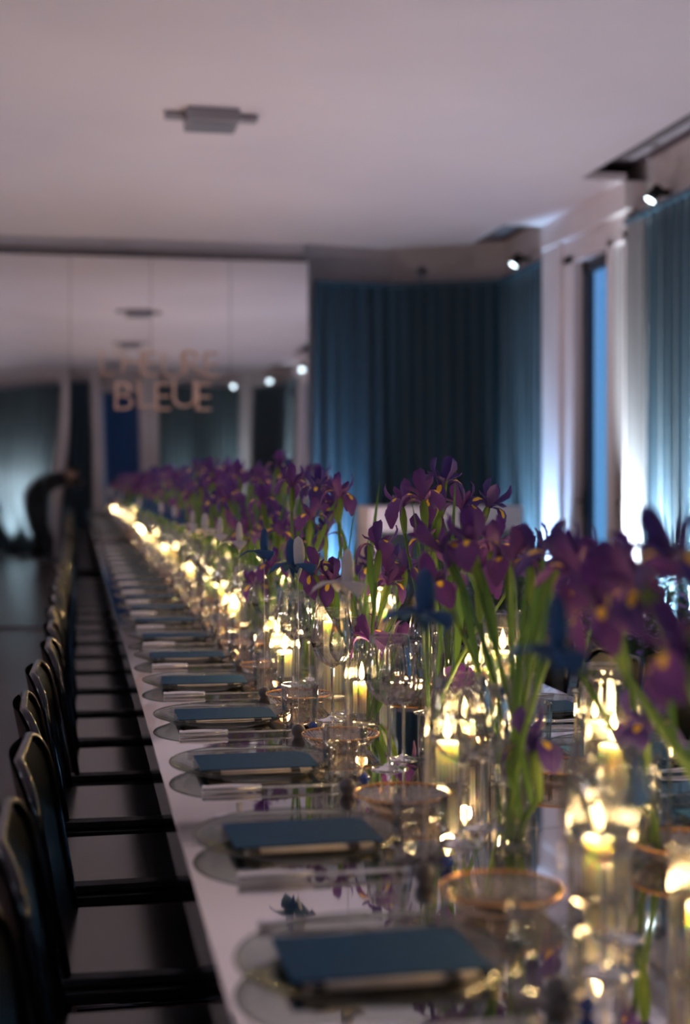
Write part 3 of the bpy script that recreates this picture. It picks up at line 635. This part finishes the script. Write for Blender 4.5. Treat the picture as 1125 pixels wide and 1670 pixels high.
def joined_head(im):
    vs = []; fs = []; mats = []; ms = []
    for me, n, off, sl in ((im[0], 3, 0, 0), (im[1], 3, 60, 1), (im[2], 3, 0, 1)):
        for k in range(3):
            mt = Matrix.Rotation(R(off + 120 * k), 4, 'Z'); b0 = len(vs); vs += [mt @ v.co for v in me.vertices]; fs += [tuple(i + b0 for i in p.vertices) for p in me.polygons]
            ms += [sl] * len(me.polygons)
    me = mesh('iris_head', vs, fs, im[0].materials[0], True); me.materials.append(im[1].materials[0]); me.polygons.foreach_set('material_index', ms)
    uvl = me.uv_layers.new(name='UVMap'); src = []
    for m0, n in ((im[0], 3), (im[1], 3), (im[2], 3)):
        for k in range(3): src += [tuple(l.uv) for l in m0.uv_layers[0].data]
    for d, s in zip(uvl.data, src): d.uv = s
    return me
JH = [joined_head(i) for i in IM]
ri = random.Random(42); n_i = 0
def bez(a, b, c, d, n): return [a * (1 - t) ** 3 + b * 3 * t * (1 - t) ** 2 + c * 3 * t * t * (1 - t) + d * t ** 3 for t in [k / n for k in range(n + 1)]]
def leaf_me(base, tip, mid, w_, rnd):
    pts = bez(base, base.lerp(mid, .6), mid, tip, 7); v = []; uv = []; side = Vector((rnd.uniform(-1, 1), rnd.uniform(-1, 1), 0)).normalized()
    n = len(pts)
    for i, p in enumerate(pts):
        t = i / (n - 1); ww = w_ * min(1, .45 + 1.6 * t) * (1 - max(0, t - .55) ** 1.5 * 3.2); ww = max(ww, .0006)
        d = (pts[min(i + 1, n - 1)] - pts[max(i - 1, 0)]).normalized(); s = (side - d * side.dot(d)).normalized(); nrm = d.cross(s)
        for j in (-1, 0, 1): v.append(p + s * ww * j + nrm * (.35 * ww * (1 - abs(j))))
    f = [(i * 3 + j, i * 3 + 3 + j, i * 3 + 4 + j, i * 3 + 1 + j) for i in range(n - 1) for j in range(2)]
    return mesh('leaf', v, f, 'leaf', True)
def iris(base, head, variant, detail=True, scale=1.0, nleaf=2, label=None, tilt=None):
    global n_i
    base = Vector(base); head = Vector(head); rel = head - base
    q = '%s iris counted from the camera' % ordw(n_i)
    tone = 'dark blue-violet' if variant == 2 else 'purple'
    t = thing('iris', label or '%s iris with yellow-blotched petals on a green stem, %s' % (tone, q), 'flower', base, 0, 'irises along the table'); n_i += 1
    out = Vector((ri.uniform(-.25, .25) + rel.x * 2, ri.uniform(-.25, .25) + rel.y * 2, 1)).normalized()
    if tilt is not None: out = Vector(tilt).normalized()
    neck = rel - out * .055 * scale
    pts = bez(Vector((0, 0, 0)), Vector((0, 0, rel.z * .4)) + Vector((rel.x, rel.y, 0)) * .15, neck - out * rel.z * .25, neck, 7)
    hm = Matrix.Translation(rel) @ out.to_track_quat('Z', 'Y').to_matrix().to_4x4() @ Matrix.Rotation(ri.uniform(0, 6.28), 4, 'Z') @ Matrix.Scale(scale, 4)
    obj('stem', B().tube(pts, [.0042] * 5 + [.0038] * 3, 6).mesh('stem', 'stem', True), t)
    if detail:
        fl, st, ar = IM[variant]
        for k in range(3):
            ra = lambda a: Matrix.Rotation(R(a + ri.uniform(-9, 9)), 4, 'Z') @ Matrix.Rotation(R(ri.uniform(-14, 12)), 4, 'Y')
            obj('fall_petal', fl, t, mt=hm @ ra(120 * k)); obj('standard_petal', st, t, mt=hm @ ra(60 + 120 * k)); obj('style_arm', ar, t, mt=hm @ ra(120 * k))
    else: obj('blossom', JH[variant], t, mt=hm)
    obj('spathe', mh_spathe, t, mt=hm)
    for k in range(nleaf):
        f0 = ri.uniform(0, .25) if k else ri.uniform(.55, .8); b0 = pts[int(f0 * 7)].copy(); a = ri.uniform(0, 6.28); L = ri.uniform(.14, .26) if k == 0 else rel.z * ri.uniform(.6, 1.0)
        sp = ri.uniform(.02, .07) * (1.3 if k == 0 else 1); tip = b0 + Vector((math.cos(a) * sp, math.sin(a) * sp, L)); 
        if k == 0: tip.z = min(tip.z, rel.z + .02)
        tip.z = max(tip.z, b0.z + .05)
        obj('leaf', leaf_me(b0, tip, b0.lerp(tip, .6) + Vector((0, 0, .02)), ri.uniform(.0055, .009), ri), t)
    return t
vase_meshes = {}
n_v = 0
def vase(x, y, r, h):
    global n_v
    key = (round(r, 3), round(h, 2))
    if key not in vase_meshes:
        vase_meshes[key] = B().lathe([(0, .0005), (r - .002, .0005), (r, .003), (r, h * .5), (r, h), (r - .002, h), (r - .002, h * .5), (r - .002, .012), (0, .010)], 32).mesh('tube_vase', 'vase', True)
    thing('tube_vase', 'clear straight glass tube vase holding iris stems, %s along the table' % ordw(n_v), 'vase', (x, y, TZ), 0, 'glass tube vases', vase_meshes[key]); n_v += 1
def at(u, v, d):   # photograph pixel plus camera distance -> point in the room
    X = (u - 125) * d / 2359; return Vector((X, (d - .185 * X) / .983, 1.27 - (v - 785) * d / 2319))
# clumps: vase foot (x, y), radius, height, list of heads (u, v, d), variant
CL = [
 ((.93, 1.30), .030, .24, [(1112, 875, 1.42, 2), (1112, 1035, 1.40, 0), (1040, 915, 1.55, 0)]),
 ((.80, 1.58), .030, .22, [(955, 905, 1.85, 0), (985, 965, 1.62, 1), (1060, 925, 1.60, 2)]),
 ((.62, 1.98), .028, .16, [(870, 1190, 2.02, 2), (905, 890, 2.0, 2), (935, 920, 1.9, 0)]),
 ((.80, 1.90), .028, .22, [(880, 885, 2.3, 2), (1000, 925, 1.95, 0), (1050, 1165, 1.9, 2)]),
 ((.70, 2.20), .028, .22, [(770, 865, 2.25, 0), (725, 870, 2.3, 1), (830, 895, 2.3, 1)]),
 ((.74, 2.42), .026, .22, [(780, 920, 2.5, 1), (865, 895, 2.5, 2), (720, 930, 2.35, 0)]),
 ((.67, 2.66), .026, .20, [(742, 1108, 2.85, 0), (690, 790, 2.9, 0), (800, 870, 2.6, 0)]),
 ((.78, 2.98), .028, .22, [(718, 768, 2.95, 2), (655, 802, 3.3, 1), (755, 808, 3.1, 0)]),
 ((.86, 3.28), .028, .22, [(795, 800, 3.1, 2), (700, 855, 3.0, 0), (842, 880, 3.0, 2)]),
 ((.62, 3.02), .024, .16, [(606, 1022, 3.2, 3), (617, 872, 3.15, 3)]),
 ((.70, 3.42), .026, .20, [(540, 930, 3.3, 0), (512, 912, 3.3, 1), (645, 1030, 3.4, 1)]),
 ((.74, 3.62), .026, .22, [(660, 905, 3.5, 2), (555, 788, 3.7, 1), (630, 930, 3.5, 0)]),
 ((.64, 3.95), .026, .22, [(516, 778, 3.9, 2), (476, 772, 4.0, 1), (505, 825, 3.8, 0)]),
 ((.80, 4.05), .026, .22, [(545, 805, 4.0, 0), (530, 850, 3.9, 2), (600, 905, 4.0, 2)]),
 ((.60, 4.40), .026, .22, [(428, 800, 4.5, 0), (455, 850, 4.3, 1), (440, 905, 4.2, 0)]),
 ((.76, 4.70), .026, .22, [(465, 835, 4.6, 2), (480, 870, 4.5, 0), (420, 935, 4.4, 1)]),
 ((.64, 5.05), .026, .22, [(372, 795, 5.2, 1), (395, 850, 5.0, 0), (350, 800, 5.3, 2)]),
 ((.80, 5.35), .026, .22, [(420, 860, 5.2, 0), (385, 845, 5.3, 3), (440, 820, 5.2, 2)]),
]
rv = random.Random(9)
for ci, ((bx, by), r, h, heads) in enumerate(CL):
    vase(bx, by, r, h)
    for k, (u, v, d, var) in enumerate(heads):
        a = 2.1 * k + bx * 9; b0 = (bx + .012 * math.cos(a), by + .012 * math.sin(a), TZ + .0125)
        iris(b0, at(u, v + 12, d) - Vector((0, 0, .02)), var, True, .95, 1 if ci in (3, 4, 5) else 2)
yy = 5.65
while yy < 12.15:
    for xx in (.60, .76, .90):
        bx, by = xx + rv.uniform(-.03, .03), yy + rv.uniform(-.08, .08)
        vase(bx, by, .026, .22)
        for k in range(3 if yy < 9 else 2):
            a = rv.uniform(0, 6.28); hh = rv.choice([.50, .54, .56, .44, .36, .30]) + rv.uniform(-.03, .03); sp = rv.uniform(.02, .09)
            iris((bx + .011 * math.cos(2.1 * k), by + .011 * math.sin(2.1 * k), TZ + .0125), (bx + sp * math.cos(a), by + sp * math.sin(a), TZ + hh), rv.choice([0, 0, 1, 2, 3]), yy < 7, 1.0, 2)
    yy += .40

# ------------------------------------------------------------------ violet arrangement in a copper bowl on a low stand
def arrangement(x, y, z, label, slabel, seed, scale=1.0):
    rnd = random.Random(seed)
    st = thing('plant_stand', slabel, 'stand', (x, y, 0))
    obj('top', B().lathe([(0, z - .02), (.2, z - .02), (.2, z), (0, z)], 32).mesh('stand_top', 'console_dark'), st); obj('column', B().lathe([(0, .02), (.03, .02), (.03, z - .02), (0, z - .02)], 16).mesh('stand_column', 'console_dark'), st); obj('foot', B().lathe([(0, 0), (.16, 0), (.15, .02), (0, .02)], 32).mesh('stand_foot', 'console_dark'), st)
    t = thing('flower_bowl', label, 'flower arrangement', (x, y, z))
    obj('bowl', B().lathe([(0, 0), (.07, 0), (.14, .04), (.17, .10), (.16, .13), (.152, .13), (.16, .10), (.13, .045), (0, .02)], 36).mesh('copper_bowl', 'bowl', True), t)
    lf = B(); tips = []
    for k in range(130):
        a = rnd.uniform(0, 6.28); s = rnd.uniform(.03, .30) * scale; h = rnd.uniform(.20, .46) * scale * (1 - s * .9)
        b0 = Vector((.1 * math.cos(a) * rnd.random(), .1 * math.sin(a) * rnd.random(), .05)); tip = Vector((s * math.cos(a), s * math.sin(a), .08 + h)); tips.append(tip)
        lf.tube([b0, b0.lerp(tip, .5) + Vector((0, 0, .04)), tip], .0016, 4)
        for q in range(5):
            p = b0.lerp(tip, rnd.uniform(.3, .95)); d = Vector((rnd.uniform(-1, 1), rnd.uniform(-1, 1), rnd.uniform(-.1, 1))).normalized(); s_ = d.orthogonal().normalized() * .008; L = rnd.uniform(.03, .06)
            lf.add([p, p + d * L * .5 + s_, p + d * L, p + d * L * .5 - s_], [(0, 1, 2, 3)])
    obj('foliage', lf.mesh('foliage', 'bush'), t, kind='stuff')
    fb = B()
    for tip in tips:
        for q in range(4):
            c = tip + Vector((rnd.uniform(-.02, .02), rnd.uniform(-.02, .02), rnd.uniform(-.03, .02))); R0 = Matrix.Rotation(rnd.uniform(0, 6), 4, 'Z') @ Matrix.Rotation(rnd.uniform(-.8, .8), 4, 'X')
            for p in range(5):
                mt = Matrix.Translation(c) @ R0 @ Matrix.Rotation(p * 2 * math.pi / 5, 4, 'Z')
                fb.add([(0, 0, 0), (.006, .005, .003), (.014, 0, .004), (.006, -.005, .003)], [(0, 1, 2, 3)], mt)
    me = fb.mesh('small_blossoms', 'lilac'); obj('small_blossoms', me, t, kind='stuff')
arrangement(1.86, 4.45, .50, 'copper bowl of small violet flowers behind the table on the curtain side', 'dark round stand under the violet flower bowl behind the table', 1, 1.25)
arrangement(1.75, 5.35, .50, 'second bowl of dark foliage and violet flowers deeper behind the table', 'dark round stand under the deeper bowl of dark foliage', 2)
arrangement(-1.45, -1.35, .50, 'bowl of dark plants seen in the mirror against the bright curtain', 'dark round stand under the mirrored bowl of dark plants', 3)

# ------------------------------------------------------------------ photographer behind the camera (seen in the mirror)
def person():
    P = {}; V = []; E = []; Rr = []
    def j(name, co, r, par=None, r2=None):
        P[name] = len(V); V.append(Vector(co)); Rr.append((r, r2 or r))
        if par: E.append((P[par], P[name]))
    j('pelvis', (-.62, -.66, .93), .24, None, .19)
    j('waist', (-.62, -.60, 1.07), .23, 'pelvis', .13); j('chest', (-.46, -.47, 1.23), .23, 'waist', .13); j('upchest', (-.27, -.37, 1.32), .14, 'chest', .11)
    j('neck', (-.15, -.28, 1.37), .055, 'upchest'); j('head0', (-.09, -.235, 1.36), .075, 'neck', .08); j('head1', (-.055, -.225, 1.42), .088, 'head0', .095); j('head2', (-.045, -.235, 1.475), .070, 'head1')
    j('jaw', (-.055, -.185, 1.33), .045, 'head0')
    for s, n in ((-1, 'l'), (1, 'r')):
        hx = -.62 + s * .09
        j('hip' + n, (hx, -.66, .86), .135, 'pelvis'); j('knee' + n, (-.54 + s * .09, -.55 if s < 0 else -.60, .49), .105, 'hip' + n); j('calf' + n, (-.44 + s * .10, -.64, .33), .09, 'knee' + n)
        j('ankle' + n, (-.44 + s * .11, -.68, .09), .055, 'calf' + n); j('heel' + n, (-.44 + s * .11, -.70, .045), .038, 'ankle' + n); j('toe' + n, (-.43 + s * .13, -.50, .035), .034, 'heel' + n)
    j('shl', (-.42, -.36, 1.34), .075, 'upchest'); j('ell', (-.42, -.20, 1.12), .048, 'shl'); j('wrl', (-.16, -.13, 1.19), .028, 'ell'); j('pall', (-.085, -.115, 1.205), .030, 'wrl', .018)
    j('shr', (-.10, -.44, 1.33), .068, 'upchest'); j('elr', (.10, -.38, 1.12), .045, 'shr'); j('wrr', (.09, -.20, 1.23), .028, 'elr'); j('palr', (.082, -.145, 1.25), .030, 'wrr', .018)
    hands = []
    def finger(root, pts):
        for k, p in enumerate(pts):
            V.append(Vector(p)); Rr.append((.0095 - .001 * k,) * 2); hands.append(len(V) - 1)
            if k: E.append((len(V) - 2, len(V) - 1))
    for k in range(4):   # supporting hand under the lens, fingers curled up its far side
        y = -.135 + .021 * k; finger(None, [(-.085, y, 1.205), (-.050, y + .002, 1.200 - .002 * k), (-.015, y + .002, 1.203), (.014, y, 1.216 - .003 * (k == 3))])
    finger(None, [(-.095, -.13, 1.212), (-.075, -.125, 1.240), (-.056, -.118, 1.262)])
    for k in range(4):   # grip hand
        z = 1.292 - .020 * k; finger(None, [(.085, -.150, z - .008), (.097, -.118, z), (.088, -.095, z), (.074, -.094, z)])
    finger(None, [(.080, -.165, 1.255), (.066, -.178, 1.275), (.045, -.178, 1.285)])
    me = bpy.data.meshes.new('person'); me.from_pydata(V, E, []); o = bpy.data.objects.new('tmp', me); C.objects.link(o)
    md = o.modifiers.new('skin', 'SKIN'); md.use_smooth_shade = True
    for i, r in enumerate(Rr): me.skin_vertices[0].data[i].radius = r
    me.skin_vertices[0].data[0].use_root = True
    o.modifiers.new('sub', 'SUBSURF').levels = 2
    bpy.context.view_layer.update()
    em = bpy.data.meshes.new_from_object(o.evaluated_get(bpy.context.evaluated_depsgraph_get())); bpy.data.objects.remove(o)
    em.name = 'person_body'; em.materials.clear(); em.materials.append(M['black_cloth']); em.materials.append(M['skin'])
    hp = [V[i] for i in hands] + [V[P['pall']], V[P['palr']]]; hd = [V[P[k]] for k in ('head0', 'head1', 'head2', 'jaw')]
    for p in em.polygons:
        p.use_smooth = True
        if min((p.center - h).length for h in hp) < .045 or min((p.center - h).length for h in hd) < .088: p.material_index = 1
    org = Vector((-.44, -.62, 0))
    for v in em.vertices: v.co -= org
    t = obj('person', em, None, org); t['label'] = 'crouching person in black clothes holding a camera, seen in the mirror'; t['category'] = 'person'
    hb = B(); c = Vector((-.050, -.245, 1.44)) - org
    hb.lathe([(0, .095), (.04, .088), (.075, .062), (.095, .02), (.098, -.02), (.088, -.06), (.07, -.075)], 20, mt=Matrix.Translation(c) @ Matrix.Rotation(R(22), 4, 'X'))
    obj('hair', hb.mesh('hair', 'hair', True), t)
    fc = Vector((-.052, -.150, 1.40)) - org
    obj('nose', B().lathe([(0, .022), (.008, .012), (.012, -.006), (.006, -.014), (0, -.016)], 10, mt=Matrix.Translation(fc + Vector((0, .004, -.03)))).mesh('nose', 'skin', True), t)
    obj('eye', B().lathe([(0, .011), (.008, .008), (.012, 0), (.008, -.008), (0, -.011)], 12, mt=Matrix.Translation(fc + Vector((-.033, -.006, .0)))).mesh('eye', 'napkin', True), t)
    obj('mouth', B().box(-.022, .022, -.008, .006, -.077, -.068, .003, Matrix.Translation(fc)).mesh('mouth', 'bowl'), t)
    for s in (-1, 1): obj('ear', B().lathe([(0, .03), (.012, .022), (.016, 0), (.010, -.024), (0, -.03)], 10, mt=Matrix.Translation(Vector((-.05 + s * .094, -.232, 1.40)) - org) @ Matrix.Scale(.5, 4, (1, 0, 0))).mesh('ear', 'skin', True), t)
    # the camera in the hands, just behind the taking position
    k = thing('photo_camera', 'black handheld camera with large lens held by the person in the mirror', 'camera', (0, -.02, 1.27), R(-10.67))
    obj('body', autosmooth(B().box(-.068, .068, -.150, -.095, -.045, .040, .008).box(-.025, .025, -.145, -.10, .036, .062, .006).mesh('camera_body', 'black_metal')), k)
    obj('lens', B().lathe([(0, 0), (.034, 0), (.034, .03), (.038, .035), (.038, .085), (.034, .085), (.032, .075), (0, .070)], 28, mt=Matrix.Translation((0, -.10, 0)) @ Matrix.Rotation(R(-90), 4, 'X')).mesh('camera_lens', 'black_metal', True), k)
person()
